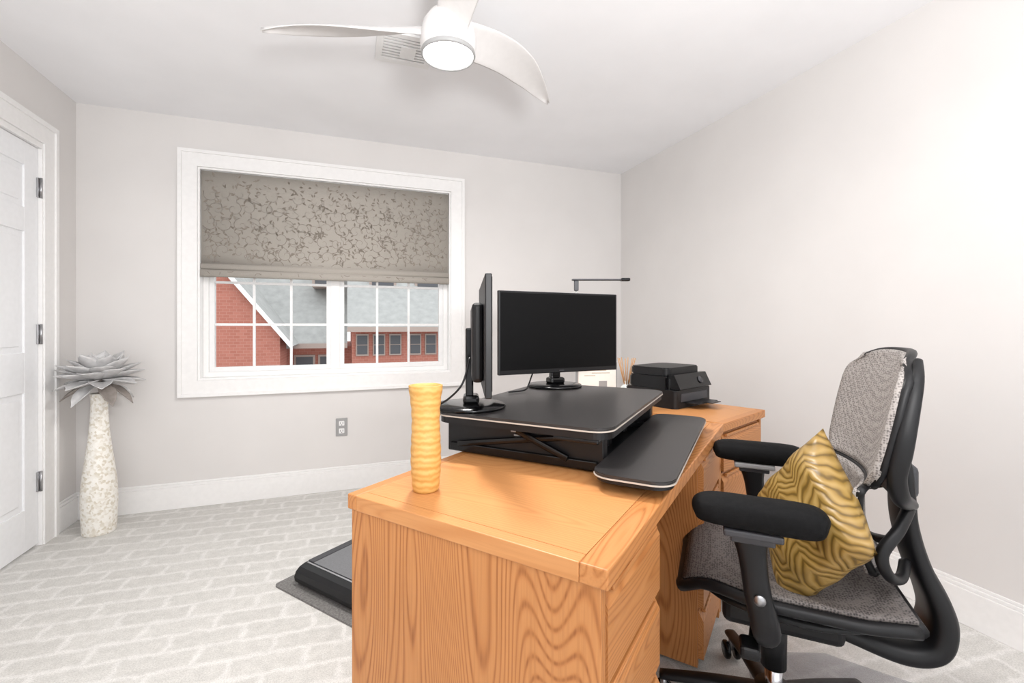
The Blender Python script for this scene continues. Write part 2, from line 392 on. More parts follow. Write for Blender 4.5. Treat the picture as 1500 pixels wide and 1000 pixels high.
# roman blind
bl=empty('roman_blind')
bx0,bx1,bzb=wx0+.016,wx1-.016,1.447
prof=[(YW+.012,2.120),(YW+.010,2.0),(YW+.012,1.8),(YW+.010,1.6),(YW+.006,1.53),(YW-.008,1.525),(YW-.010,1.50),(YW-.004,1.492),(YW-.016,1.487),(YW-.018,1.455),(YW-.010,bzb),(YW+.004,1.45)]
bm=bmesh.new()
va=[bm.verts.new((bx0,y,z)) for y,z in prof]; vb=[bm.verts.new((bx1,y,z)) for y,z in prof]
for i in range(len(prof)-1): bm.faces.new((va[i],vb[i],vb[i+1],va[i+1]))
o=obj_from_bm(bm,'blind_fabric_panel',M['fabric'],bl,True); md=o.modifiers.new('s','SOLIDIFY'); md.thickness=.003
box('head_rail',bx0,bx1,YW+.014,YW+.05,2.095,2.124,M['white'],bl,.002)
def yfab(z):
    for (y0,z0),(y1,z1) in zip(prof[:-1],prof[1:]):
        if z1<=z<=z0: return y0+(y1-y0)*(z0-z)/max(1e-6,z0-z1)
    return prof[0][0]
def vine(mt,seed,name,wd,yo):
    rnd=random.Random(seed); bm=bmesh.new()
    def okz(z): return 1.537<z<2.112 or 1.457<z<1.484
    def V(x,z,e=0): return bm.verts.new((x,yfab(z)-yo-e,z))
    def strip(pts,w0,w1):
        k=len(pts); prev=None
        for i,(x,z) in enumerate(pts):
            if not(bx0+.006<x<bx1-.006 and okz(z)): prev=None; continue
            j=min(i+1,k-1); jj=max(i-1,0)
            tx,tz=pts[j][0]-pts[jj][0],pts[j][1]-pts[jj][1]; l=math.hypot(tx,tz) or 1
            w=(w0+(w1-w0)*i/(k-1))/2; nx,nz=-tz/l*w,tx/l*w
            a=V(x+nx,z+nz); b=V(x-nx,z-nz)
            if prev: bm.faces.new((prev[0],a,b,prev[1]))
            prev=(a,b)
    def leaf(x,z,a,L,w):
        if not(bx0+.03<x<bx1-.03 and 1.56<z<2.09): return
        ca,sa=math.cos(a),math.sin(a); pts=[]
        for t,s in ((0,0),(.25,.8),(.5,1),(.75,.6),(1,0),(.75,-.5),(.5,-.8),(.25,-.6)):
            px,pz=t*L,s*w; pts.append(V(x+px*ca-pz*sa,z+px*sa+pz*ca,.0003))
        bm.faces.new(pts)
    cols=18; rows=7
    for c in range(cols+1):
        for r in range(rows):
            cx=bx0+(c+(r%2)*.5)*(bx1-bx0)/cols+rnd.uniform(-.012,.012); cz=1.47+(r+.5)*.65/rows+rnd.uniform(-.012,.012)
            a=rnd.uniform(0,6.28); sg=rnd.choice((-1,1)); pts=[]
            for i in range(24):
                t=i/23; rad=.042*(1-t)**.8+.005; an=a+sg*t*7.0
                pts.append((cx+rad*math.cos(an),cz+rad*math.sin(an)))
            strip(pts,wd,wd*.5)
            pts2=[]
            for i in range(16):
                t=i/15; pts2.append((cx+.042*math.cos(a)+sg*t*.09*math.cos(a+1.2)-.014*math.sin(6*t),cz+.042*math.sin(a)+t*.07*math.sin(a+1.2)+.014*math.sin(5*t)))
            strip(pts2,wd*.6,wd)
            for i in (2,6,10,14):
                leaf(*pts[i],a+sg*i*.3+rnd.uniform(-.5,.5),rnd.uniform(.02,.032),rnd.uniform(.0045,.0075))
            for i in (5,10,15):
                leaf(*pts2[i],rnd.uniform(0,6.28),rnd.uniform(.018,.028),rnd.uniform(.004,.0065))
    obj_from_bm(bm,name,mt,bl)
vine(M['vinel'],5,'vine_print_light',.0030,.0020); vine(M['vined'],3,'vine_print_dark',.0036,.0030)
# wall outlet
ol=empty('wall_outlet',(-.037,YW,.434))
box('plate',-.038,.038,-.006,0,-.062,.062,M['greyp'],ol,.003)
for z in (-.026,.026):
    box('socket',-.018,.018,-.009,-.006,z-.017,z+.017,M['white'],ol,.004)
    boxes('slots',[(-.009,-.006,-.0095,-.0088,z-.004,z+.008),(.006,.009,-.0095,-.0088,z-.004,z+.008),(-.003,.003,-.0095,-.0088,z-.013,z-.008)],M['dgrey'],ol)

# ceiling vent
ve=empty('ceiling_vent',(.255,2.2,H))
boxes('vent_frame',[(-.13,-.1,-.12,.12,-.012,-.0005),(.1,.13,-.12,.12,-.012,-.0005),(-.1,.1,-.12,-.09,-.012,-.0005),(-.1,.1,.09,.12,-.012,-.0005)],M['white'],ve)
box('vent_back',-.1,.1,-.09,.09,-.003,-.0005,M['dgrey'],ve)
boxes('louvers',[(-.1,.1,-.08+i*.0225,-.08+i*.0225+.013,-.011,-.004) for i in range(8)],M['white'],ve)
box('damper',-.02,.05,-.03,.05,-.014,-.0111,M['white'],ve)

# ceiling fan
fan=empty('ceiling_fan',(.347,1.65,0))
lathe('canopy',[(.07,2.44),(.07,2.42),(.045,2.38),(.018,2.36),(.018,2.30),(.04,2.285),(.07,2.26),(.09,2.23),(.10,2.19),(.102,2.155),(.099,2.135),(.096,2.128)],M['fanw'],fan)
lathe('lamp_ring',[(.096,2.135),(.099,2.12),(.094,2.112),(.09,2.118)],M['greyp'],fan,closed=False)
lathe('lamp_lens',[(.001,2.108),(.04,2.110),(.075,2.113),(.091,2.119),(.09,2.13),(.001,2.13)],M['lamp'],fan)
def blade(ang):
    bm=bmesh.new(); ns=26; nc=16; rings=[]
    for i in range(ns+1):
        s=i/ns; rad=.04+s*.64
        ch=.130+.02*math.sin(math.pi*min(1,s*1.4))
        if s>.55: ch*=max(.10,1-((s-.55)/.45)**1.8*.90)
        off=-.035*math.sin(s*3.14*1.2)+.03*s
        tw=-R(34*(1-s)**1.2+6); zz=2.205+.03*math.sin(s*3.0)-.004*s
        ring=[]
        for k in range(nc):
            a=2*math.pi*k/nc; cx=math.cos(a)*ch/2; th=.009*(1-.55*s)*math.sin(a)+.012*(1-(2*cx/ch)**2)
            y=off+cx*math.cos(tw)-th*math.sin(tw); z=zz+cx*math.sin(tw)+th*math.cos(tw)
            ring.append(bm.verts.new((rad,y,z)))
        rings.append(ring)
    for a,b in zip(rings[:-1],rings[1:]):
        for k in range(nc): bm.faces.new((a[k],a[(k+1)%nc],b[(k+1)%nc],b[k]))
    bm.faces.new(rings[0]); bm.faces.new(rings[-1])
    bmesh.ops.rotate(bm,verts=bm.verts,cent=(0,0,0),matrix=Matrix.Rotation(R(ang),3,'Z'))
    obj_from_bm(bm,'blade',M['fanw'],fan,True)
for a in (29,156,273): blade(a)

# ------------------------------------------------------------ desk
D0=(0.0,1.107,0); DA=R(38)
T=.75
desk=empty('oak_desk',D0,DA)
DL,DW=1.271,.62
box('top_field',.03,DL-.03,-DW+.05,-.03,T-.03,T,M['oaky'],desk)
box('top_edge_front',0,DL,-DW,-DW+.05,T-.034,T+.0002,M['oakx'],desk,.003)
box('top_edge_back',0,DL,-.03,0,T-.034,T+.0002,M['oakx'],desk,.003)
box('top_edge_near',0,.03,-DW+.05,-.03,T-.034,T+.0001,M['oaky'],desk,.002)
box('top_edge_far',DL-.03,DL,-DW+.05,-.03,T-.034,T+.0001,M['oaky'],desk,.002)
box('end_panel_near',.006,.026,-DW+.014,-.008,0,T-.034,M['oakz'],desk,.001)
box('end_panel_far',DL-.026,DL-.006,-DW+.014,-.008,0,T-.034,M['oakz'],desk,.001)
box('back_panel',.026,DL-.026,-.028,-.01,.03,T-.034,M['oakx'],desk)
def drawers(par,x0,x1,yf,n,ztop,depth,zs=None):
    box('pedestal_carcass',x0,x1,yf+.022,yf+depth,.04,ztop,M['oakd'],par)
    zs=zs or [ztop-.006-(ztop-.05)*i/n for i in range(n+1)]
    for z1,z0 in zip(zs[:-1],zs[1:]):
        bm=bmesh.new()
        pr=[(0,z0+.004),(0,z1-.040),(.016,z1-.008),(.02,z1-.008),(.02,z0+.004)]
        A=[bm.verts.new((x0+.004,yf+y,z)) for y,z in pr]; B=[bm.verts.new((x1-.004,yf+y,z)) for y,z in pr]
        bm.faces.new(A); bm.faces.new(B)
        for i in range(5): bm.faces.new((A[i],A[(i+1)%5],B[(i+1)%5],B[i]))
        obj_from_bm(bm,'drawer_front',M['oakx'],par)
        box('drawer_pull_rail',x0+.03,x1-.03,yf-.002,yf+.012,z1-.022,z1-.010,M['oakx'],par,.003)
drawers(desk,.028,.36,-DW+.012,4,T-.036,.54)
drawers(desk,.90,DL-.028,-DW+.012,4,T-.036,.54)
box('pedestal_side',.345,.362,-DW+.03,-.03,.02,T-.034,M['oakz'],desk)
box('pedestal_side',.898,.915,-DW+.03,-.03,.02,T-.034,M['oakz'],desk)
cab=empty('oak_file_cabinet',(1.383,1.409,0),math.atan2(.381,.925))
cwid,cdep=.44,.86
box('cab_top',0,cwid,0,cdep,T-.03,T,M['oaky'],cab)
box('cab_top_front',-.002,cwid+.002,-.006,.03,T-.034,T+.0002,M['oakx'],cab,.003)
box('cab_side',.0,.018,.012,cdep-.01,0,T-.03,M['oakz'],cab); box('cab_side',cwid-.018,cwid,.012,cdep-.01,0,T-.03,M['oakz'],cab)
box('cab_back',.018,cwid-.018,cdep-.03,cdep-.012,0,T-.03,M['oakz'],cab)
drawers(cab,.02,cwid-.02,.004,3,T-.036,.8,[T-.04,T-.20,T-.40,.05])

# ------------------------------------------------------------ standing desk converter
cv=empty('standing_desk_converter',(D0[0]+.345*.788-.045*.616,D0[1]+.345*.616+.045*.788,T),DA+R(4.5))
PZ=.88; pz=PZ-T
slab('platform_edge_highlight',rrect(-.0115,.7715,-.5315,.0015,.051),pz-.011,pz-.0075,M['edge'],cv,.001)
slab('platform',rrect(-.01,.77,-.53,0,.05),pz-.0075,pz,M['blacktop'],cv,.002)
slab('platform_under',rrect(-.006,.766,-.526,-.004,.048),pz-.03,pz-.011,M['black'],cv)
for x in (.06,.68):
    box('side_housing',x,x+.035,-.495,-.005,.001,pz-.03,M['black'],cv,.004)
    box('side_lip',x-.012 if x<.3 else x+.03,x+.005 if x<.3 else x+.047,-.48,-.02,.006,.030,M['blackg'],cv,.003)
box('rear_beam',.10,.68,-.06,-.015,.001,pz-.035,M['black'],cv,.004)
box('base_plate',.10,.68,-.47,-.015,.001,.008,M['black'],cv)
box('cross_beam',.10,.68,-.30,-.26,.03,.09,M['black'],cv,.004)
box('inner_column',.30,.34,-.44,-.10,.008,pz-.03,M['black'],cv,.004)
box('inner_column',.50,.54,-.44,-.10,.008,pz-.03,M['black'],cv,.004)
bmx=bmesh.new()
sweep('',[(.051,-.05,.028,.009,.006),(.051,-.43,.090,.009,.006)],None,side=(0,0,1),n=1,bm_in=bmx)
sweep('',[(.047,-.25,.088,.009,.006),(.047,-.40,.03,.009,.006)],None,side=(0,0,1),n=1,bm_in=bmx)
obj_from_bm(bmx,'lift_struts',M['blackg'],cv)
boxes('label',[(.0575,.0602,-.27,-.262,.080,.088),(.0575,.0602,-.258,-.246,.080,.088),(.0575,.0602,-.242,-.225,.080,.088),(.0575,.0602,-.262,-.235,.070,.074)],M['greyp'],cv)
box('squeeze_handle',-.005,.03,-.50,-.38,pz-.042,pz-.03,M['blackg'],cv,.004)
slab('tray_edge_highlight',rrect(-.0765,.7465,-.6865,-.4985,.046),.0320,.0355,M['edge'],cv,.001)
slab('keyboard_tray',rrect(-.075,.745,-.685,-.50,.045),.0355,.043,M['blacktop'],cv,.002)
slab('tray_under',rrect(-.07,.74,-.68,-.505,.044),.022,.032,M['black'],cv)
for x in (.13,.62): box('tray_arm',x,x+.04,-.56,-.40,.003,.022,M['black'],cv,.003)

# ------------------------------------------------------------ monitors
def dl(x,y):
    return (D0[0]+x*math.cos(DA)-y*math.sin(DA), D0[1]+x*math.sin(DA)+y*math.cos(DA))
def monitor(base_xy,ang,w=.56,h=.325,zc=1.105,rx=.11,cable=None):
    e=empty('computer_monitor',(base_xy[0],base_xy[1],PZ+.0005),ang)
    z0=zc-PZ-h/2; z1=zc-PZ+h/2
    box('bezel',-w/2,w/2,-.055,-.037,z0,z1,M['black'],e,.003)
    box('screen',-w/2+.008,w/2-.008,-.0563,-.0547,z0+.018,z1-.008,M['screen'],e)
    box('chin_logo',-.011,.011,-.0565,-.0548,z0+.007,z0+.011,M['dgrey'],e)
    box('rear_shell',-w*.33,w*.33,-.038,-.005,z0+.03,z1-.07,M['black'],e,.012,3)
    box('neck',-.022,.022,-.012,.012,.01,(z0+z1)/2+.02,M['blackg'],e,.005)
    box('neck_foot',-.035,.035,-.03,.02,.012,.04,M['blackg'],e,.01)
    lathe('stand_base',[(.001,0),(rx,0),(rx+.003,.004),(rx,.010),(rx*.6,.014),(.001,.015)],M['blackg'],e)
    if cable: tube('power_cable',cable,.003,M['black'],e)
    return e
b2=dl(1.03,-.005); monitor(b2,DA+R(-32),cable=[(-.06,-.01,.13),(-.11,-.02,.07),(-.15,-.05,.02),(-.19,-.09,.006),(-.26,-.10,.005)])
b1=dl(.448,-.005); m1=monitor(b1,DA+R(38),w=.53,h=.32,cable=[(-.10,.0,.16),(-.13,.02,.09),(-.12,.06,.045),(-.09,.105,.015),(-.06,.135,-.02),(-.05,.14,-.10)])

# desk lamp
lx,ly=dl(1.215,-.02)
lp=empty('desk_lamp',(lx,ly,T+.0005),R(-20))
lathe('lamp_foot',[(.001,0),(.045,0),(.045,.008),(.001,.010)],M['black'],lp,24)
tube('post',[(0,0,.005),(0,0,.30),(0,0,.575)],.004,M['greyp'],lp,n=2)
box('joint',-.010,.010,-.008,.008,.54,.588,M['dgrey'],lp,.003)
box('light_bar',-.02,.235,-.012,.012,.586,.593,M['dgrey'],lp,.003)
box('bar_tip',.20,.24,-.016,.016,.583,.597,M['blackg'],lp,.004)

# frame + diffuser on cabinet
ff=empty('photo_frame',(1.27,2.17,T+.0005),R(-14))
box('frame_board',-.11,.11,0,.012,0,.185,M['paper'],ff,.002)
boxes('frame_border',[(-.11,-.104,-.003,0,0,.185),(.104,.11,-.003,0,0,.185),(-.104,.104,-.003,0,.179,.185),(-.104,.104,-.003,0,0,.006)],M['greyp'],ff)
boxes('frame_text',[(x0,x1,-.001,0,.155-i*.014,.158-i*.014) for i,(x0,x1) in enumerate(((-.07,.06),(-.06,.05),(-.03,.07),(-.07,-.01)))],M['ink'],ff)
box('frame_picture',.01,.055,-.001,0,.03,.085,M['greyp'],ff)
rd=empty('reed_diffuser',(1.375,2.05,T+.0005),0)
lathe('bottle',[(.001,0),(.028,0),(.03,.01),(.03,.065),(.012,.078),(.011,.095),(.001,.095)],M['bottle'],rd,24)
for i in range(8):
    a=i*.8; tube('reed',[(0,0,.03),(.045*math.cos(a),.045*math.sin(a),.215)],.0022,M['amber'],rd,n=1,side=(1,0.2,0))

# printer
pr=empty('inkjet_printer',(1.512,1.893,T+.0005),R(20))
pw,pd=.325,.28
slab('body_lower',rrect(-pw/2,pw/2,-pd/2,pd/2,.02),.0,.085,M['black'],pr,.004)
slab('body_upper',rrect(-pw/2+.008,pw/2-.008,-pd/2+.03,pd/2-.01,.03),.085,.145,M['blackg'],pr,.008)
slab('scanner_lid',rrect(-pw/2+.015,pw/2-.015,-pd/2+.05,pd/2-.015,.03),.147,.185,M['black'],pr,.006)
bm=bmesh.new()
pp=[(-pd/2+.035,.088),(-pd/2-.012,.09),(-pd/2+.02,.155),(-pd/2+.05,.155)]
A=[bm.verts.new((-.145,y,z)) for y,z in pp];B=[bm.verts.new((.145,y,z)) for y,z in pp]
bm.faces.new(A);bm.faces.new(B)
for i in range(4): bm.faces.new((A[i],A[(i+1)%4],B[(i+1)%4],B[i]))
obj_from_bm(bm,'control_panel',M['blackg'],pr)
lathe('dial',[(.001,0),(.018,0),(.018,.003),(.001,.004)],M['dgrey'],pr,24).matrix_local=Matrix.Translation((.06,-pd/2+.002,.122))@Matrix.Rotation(R(62),4,'X')
box('paper_slot',-.12,.12,-pd/2-.002,-pd/2+.02,.030,.068,M['dgrey'],pr)
box('output_tray',-.09,.09,-pd/2-.07,-pd/2+.02,.022,.028,M['black'],pr,.002)
box('tray_extension',-.04,.04,-pd/2-.11,-pd/2-.06,.0285,.032,M['black'],pr,.001)

# honey vase
hv=empty('ribbed_vase',(.172,1.070,T+.0005))
hh=.243; pf=[(.001,0)]
for i in range(91):
    t=i/90; r=.0290+.0035*math.sin(t*6.3)+.010*t**1.5
    ph=(t*9)%1; r+=.0014*math.sin(math.pi*ph)
    pf.append((r,t*hh))
top=pf[-1][0]; pf+=[(top-.004,hh+.001),(top-.007,hh-.01),(top-.012,hh-.10),(.001,hh-.11)]
lathe('vase_body',pf,M['honey'],hv,48,modr=lambda a,z:1+.008*math.sin(3*a+z*25))

# floor vase with silver flower
fv=empty('floor_vase',(-1.285,3.14,.0005))
pf=[(.001,0),(.068,0),(.074,.01),(.078,.10),(.080,.18),(.076,.28),(.062,.40),(.048,.52),(.040,.62),(.037,.70),(.040,.76),(.034,.765),(.03,.70),(.001,.68)]
P=cr_interp([(a,b,0) for a,b in pf[1:11]],5); pf2=[(.001,0)]+[(p[0],p[1]) for p in P]+pf[11:]
lathe('vase_body',pf2,M['pearl'],fv,48)
fl=empty('silver_flower',(-1.28,3.135,.785))
tube('stem',[(0,0,-.105),(0,0,-.03),(0,0,.06)],.008,M['petald'],fl,n=2,side=(1,0,0))
def petal(az,el,L,w,r0,z0,curl=.0):
    nu,nv=9,6; bm=bmesh.new(); g=[]
    for i in range(nu+1):
        t=i/nu; ww=w*(math.sin(math.pi*min(1,t*.80+.17))**.9)
        if t>.8: ww*=1-((t-.8)/.2)**1.5
        row=[]
        for j in range(nv+1):
            s=j/nv*2-1
            row.append(bm.verts.new((t*L,s*max(ww,.0008),abs(s)**1.6*ww*.45+curl*L*t*t)))
        g.append(row)
    for i in range(nu):
        for j in range(nv): bm.faces.new((g[i][j],g[i+1][j],g[i+1][j+1],g[i][j+1]))
    bmesh.ops.transform(bm,matrix=Matrix.Rotation(az,4,'Z')@Matrix.Translation((r0,0,z0))@Matrix.Rotation(-el,4,'Y'),verts=bm.verts)
    return bm
allb=bmesh.new(); alld=bmesh.new()
def merge(dst,src):
    me=bpy.data.meshes.new('t'); src.to_mesh(me); src.free(); dst.from_mesh(me); bpy.data.meshes.remove(me)
k=0
for (cnt,L,w,el,r0,z0,cu) in ((7,.165,.036,-30,.03,.03,-.12),(8,.178,.050,-10,.03,.045,.05),(8,.178,.056,8,.025,.055,.12),(8,.168,.056,24,.022,.064,.16),(7,.155,.054,40,.020,.072,.16),(6,.138,.050,55,.016,.078,.12),(5,.115,.042,70,.010,.084,.05),(3,.085,.030,82,.004,.09,0)):
    for i in range(cnt):
        az=2*math.pi*(i+(k%2)*.5)/cnt+random.uniform(-.15,.15)
        merge(alld if (k==0 and i%2==0) else allb,petal(az,R(el+random.uniform(-8,8)),L*random.uniform(.90,1.06),w,r0,z0,cu))
    k+=1
for b_,nm,mm in ((allb,'petals_silver',M['petal']),(alld,'petals_dark',M['petald'])):
    o=obj_from_bm(b_,nm,mm,fl,True); md=o.modifiers.new('s','SOLIDIFY'); md.thickness=.003

# treadmill + mat
me_=empty('equipment_mat',D0,DA)
slab('mat_sheet',rrect(.45,1.9,.26,1.065,.02),.0005,.008,mat('mat_rubber',(118,116,114),.8,var=.35,vscale=120,bump=.4),me_)
tm=empty('walking_treadmill',D0,DA)
tz=.009
pf=[(.515,.0),(.498,.015),(.494,.035),(.502,.056),(.520,.070),(.545,.076),(.56,.076),(.56,.0)]
bm=bmesh.new(); A=[bm.verts.new((x,.40,z+tz)) for x,z in pf];B=[bm.verts.new((x,.985,z+tz)) for x,z in pf]
bm.faces.new(A);bm.faces.new(B)
for i in range(len(pf)): bm.faces.new((A[i],A[(i+1)%len(pf)],B[(i+1)%len(pf)],B[i]))
obj_from_bm(bm,'end_cover',M['black'],tm)
box('side_rail',.5605,1.78,.40,.455,tz,.090,M['dgrey'],tm,.004); box('side_rail',.5605,1.78,.945,.985,tz,.090,M['dgrey'],tm,.004)
box('belt',.562,1.76,.4555,.9445,.05,.088,mat('belt_rubber',(116,117,120),.6,var=.1,vscale=200),tm)
box('motor_cover',1.72,1.82,.40,.985,tz,.11,M['black'],tm,.02)
box('accent_strip',.548,.556,.41,.975,.083,.087,M['steel'],tm)

# clear chair mat
slab('chair_mat',[(1.0,-.2),(1.55,.1),(1.9,.62),(1.55,1.12),(1.30,1.22),(.62,.42)],.0005,.0035,M['vinyl'])

# ------------------------------------------------------------ office chair
ch=empty('office_chair',(1.132,.9255,.004),R(46))
def seatf(u,v):
    x=(u*2-1)
    hw=.245-.10*(max(0,v-.5)/.5)**2.2-.02*max(0,.2-v)/.2
    X=x*hw; Y=-.215+v*.470
    Z=.500-.020*(1-x*x)*math.sin(math.pi*min(1,v))-.05*max(0,(v-.8)/.2)**2+.01*max(0,.2-v)
    return (X,Y,Z)
surf('seat_mesh',seatf,20,20,M['mesh2'],ch,.008)
loop=[]
for k in range(41):
    t=k/40*4; s=int(t)%4; f=t-int(t)
    u,v=[(f,0),(1,f),(1-f,1),(0,1-f)][s] if k<40 else (0,0)
    x,y,z=seatf(u,v); loop.append((x,y,z-.018,.014,.018))
sweep('seat_frame',loop,M['black'],ch,side=(0.01,0.02,1),n=2,seg=10,ex=2.2)
sweep('seat_pan',[(0,-.20,.43,.15,.012),(0,-.05,.425,.20,.02),(0,.12,.425,.18,.02),(0,.20,.43,.13,.012)],M['black'],ch,n=4)
box('tilt_mechanism',-.09,.09,-.12,.16,.325,.415,M['black'],ch,.02,3)
sweep('mechanism_nose',[(0,.13,.38,.06,.03),(0,.20,.40,.05,.025),(0,.22,.42,.03,.012)],M['black'],ch)
tube('tilt_lever',[(-.08,.08,.38),(-.16,.09,.375),(-.24,.10,.37)],.008,M['black'],ch,n=3,side=(0,0,1))
box('lever_paddle',-.27,-.21,.08,.125,.355,.385,M['black'],ch,.01,3)
lathe('gas_lift_cover',[(.032,.19),(.034,.325),(.001,.33)],M['black'],ch,24,(0,.03,0))
lathe('gas_lift',[(.001,.08),(.022,.08),(.022,.2),(.001,.2)],M['chrome'],ch,24,(0,.03,0))
lathe('base_hub',[(.001,.075),(.05,.075),(.055,.11),(.045,.135),(.001,.14)],M['black'],ch,24,(0,.03,0))
for i in range(5):
    a=R(72*i+20); ca,sa=math.cos(a),math.sin(a)
    sweep('base_leg',[(.03*ca,.03+.03*sa,.11,.028,.018),(.16*ca,.03+.16*sa,.10,.022,.014),(.30*ca,.03+.30*sa,.08,.018,.010)],M['black'],ch,side=(-sa,ca,0))
    cx,cy=.29*ca,.03+.29*sa
    for s in (-.016,.016):
        w=lathe('caster_wheel',[(.001,-.008),(.024,-.008),(.028,-.004),(.028,.004),(.024,.008),(.001,.008)],M['blackg'],ch,20)
        w.matrix_local=Matrix.Translation((cx-sa*s,cy+ca*s,.0285))@Matrix.Rotation(a+R(90),4,'Z')@Matrix.Rotation(R(90),4,'Y')
    lathe('caster_stem',[(.001,.03),(.009,.03),(.009,.08),(.001,.08)],M['steel'],ch,12,(cx,cy,0))
for sx,yo in ((-1,.02),(1,-.02)):
    X=.285*sx
    sweep('arm_pad',[(X,-.065+yo,.700,.012,.008),(X,-.055+yo,.702,.036,.026),(X,-.02+yo,.703,.046,.034),(X,.08+yo,.704,.046,.034),(X,.16+yo,.705,.044,.032),(X,.195+yo,.702,.034,.024),(X,.205+yo,.700,.012,.008)],M['fabricblack'],ch,n=5,seg=20,ex=2.8)
    box('arm_slide_plate',X-.035,X+.035,.02+yo,.14+yo,.655,.672,M['greyp'] if sx>0 else M['dgrey'],ch,.005)
    sweep('arm_post',[(X,.085+yo,.66,.022,.042),(X,.08+yo,.61,.020,.030),(X,.07+yo,.53,.018,.028),(X*.99,.055+yo,.46,.018,.030),(X*.93,.05+yo,.425,.022,.028),(X*.75,.05+yo,.405,.03,.018),(X*.35,.05+yo,.40,.03,.018)],M['black'],ch,side=(1,0,.35),n=6)
    lathe('arm_knob',[(.001,0),(.012,0),(.012,.006),(.001,.007)],M['steel'],ch,20).matrix_local=Matrix.Translation((X+.018*sx,.066+yo,.52))@Matrix.Rotation(R(90*sx),4,'Y')
    box('arm_collar',X-.022,X+.022,.035+yo,.125+yo,.640,.656,M['dgrey'],ch,.004)
def yprof(z):
    pts=[(.54,-.175),(.60,-.150),(.66,-.135),(.74,-.132),(.82,-.148),(.92,-.168),(1.0,-.185),(1.08,-.212)]
    for (z0,y0),(z1,y1) in zip(pts[:-1],pts[1:]):
        if z<=z1:
            t=max(0,(z-z0)/(z1-z0)); return y0+(y1-y0)*t
    return pts[-1][1]
def backf(u,v):
    x=u*2-1; z=.765+v*.30
    hw=.205+.02*math.sin(math.pi*v)-.055*max(0,(v-.8)/.2)**2-.03*max(0,(.12-v)/.12)
    zz=z-.02*abs(x)**4*max(0,(v-.7)/.3)
    return (x*hw,yprof(z)-.040+.040*x*x,zz)
surf('back_mesh_upper',backf,24,24,M['mesh'],ch,.016)
def lumf(u,v):
    x=u*2-1; z=.555+v*.205
    hw=.15+.05*v
    return (x*hw,yprof(z)-.035+.05*x*x+.008,z)
surf('back_mesh_lumbar',lumf,20,16,M['mesh'],ch,.012)
def border(name,f,a,b,dy,m):
    lp_=[]; K=48
    for k in range(K+1):
        t=(k%K)/K*4; s=int(t); fr_=t-s
        u,v=[(fr_,0),(1,fr_),(1-fr_,1),(0,1-fr_)][s]
        x,y,z=f(u,v); lp_.append((x*.985,y-dy,z,a,b))
    sweep(name,lp_,m,ch,side=(0,1,0.02),n=2,seg=10,ex=2.2)
border('back_frame_upper',backf,.010,.008,.012,M['black'])
border('back_frame_lumbar',lumf,.009,.006,.010,M['black'])
for sx in (-1,1):
    sweep('back_side_rail',[(.165*sx,-.232,1.050,.008,.008),(.205*sx,-.218,1.01,.009,.012),(.222*sx,-.200,.93,.010,.016),(.224*sx,-.188,.86,.011,.018),(.21*sx,-.182,.80,.012,.018),(.17*sx,-.200,.745,.016,.018),(.08*sx,-.238,.71,.022,.016)],M['black'],ch,side=(1,0,0),n=6)
    sweep('lumbar_bracket',[(.10*sx,-.235,.70,.012,.012),(.155*sx,-.20,.665,.012,.012),(.175*sx,-.165,.615,.012,.013),(.165*sx,-.180,.565,.012,.012),(.12*sx,-.215,.545,.012,.010),(.06*sx,-.24,.56,.012,.010)],M['black'],ch,side=(1,0,0),n=6)
sweep('back_spine',[(0,-.228,.88,.04,.008),(0,-.245,.80,.060,.014),(0,-.250,.72,.065,.018),(0,-.255,.64,.065,.020),(0,-.276,.55,.068,.022),(0,-.308,.47,.072,.026),(0,-.319,.41,.075,.029),(0,-.300,.355,.078,.030),(0,-.24,.335,.08,.028),(0,-.14,.352,.078,.024),(0,-.06,.37,.07,.02)],M['black'],ch,n=8,seg=20,ex=3)
box('spine_joint',-.055,.055,-.272,-.21,.71,.79,M['dgrey'],ch,.015,3)

# pillow
pi=empty('throw_pillow',(0,0,0))
def pil():
    bm=bmesh.new(); n=24; S=.160
    def pt(u,v,s):
        x=u*2-1;y=v*2-1
        pin=1-.06*(1-abs(x)**2)*abs(y)**4; pin2=1-.06*(1-abs(y)**2)*abs(x)**4
        h=.052*((1-x**4)*(1-y**4))**.55+ .003*math.sin(9*x+5*y)
        if abs(x)>.999 or abs(y)>.999: h=0
        return (x*S*pin2,y*S*pin,s*h)
    for s in (1,-1):
        g=[[bm.verts.new(pt(i/n,j/n,s)) for j in range(n+1)] for i in range(n+1)]
        for i in range(n):
            for j in range(n): bm.faces.new((g[i][j],g[i+1][j],g[i+1][j+1],g[i][j+1]))
    bmesh.ops.remove_doubles(bm,verts=bm.verts,dist=.0005)
    return bm
obj_from_bm(pil(),'pillow_body',M['pillow'],pi,True)
ca=R(46)
pcx,pcy,pcz=-.12,-.030,.655
pi.location=(1.132+pcx*math.cos(ca)-pcy*math.sin(ca),.9255+pcx*math.sin(ca)+pcy*math.cos(ca),pcz)
nrm=Vector((-.36,.90,.24)).normalized(); nrm=Matrix.Rotation(ca,3,'Z')@nrm
q=nrm.to_track_quat('Z','Y'); pi.rotation_mode='QUATERNION'
pi.rotation_quaternion=q@Quaternion((0,0,1),R(51))

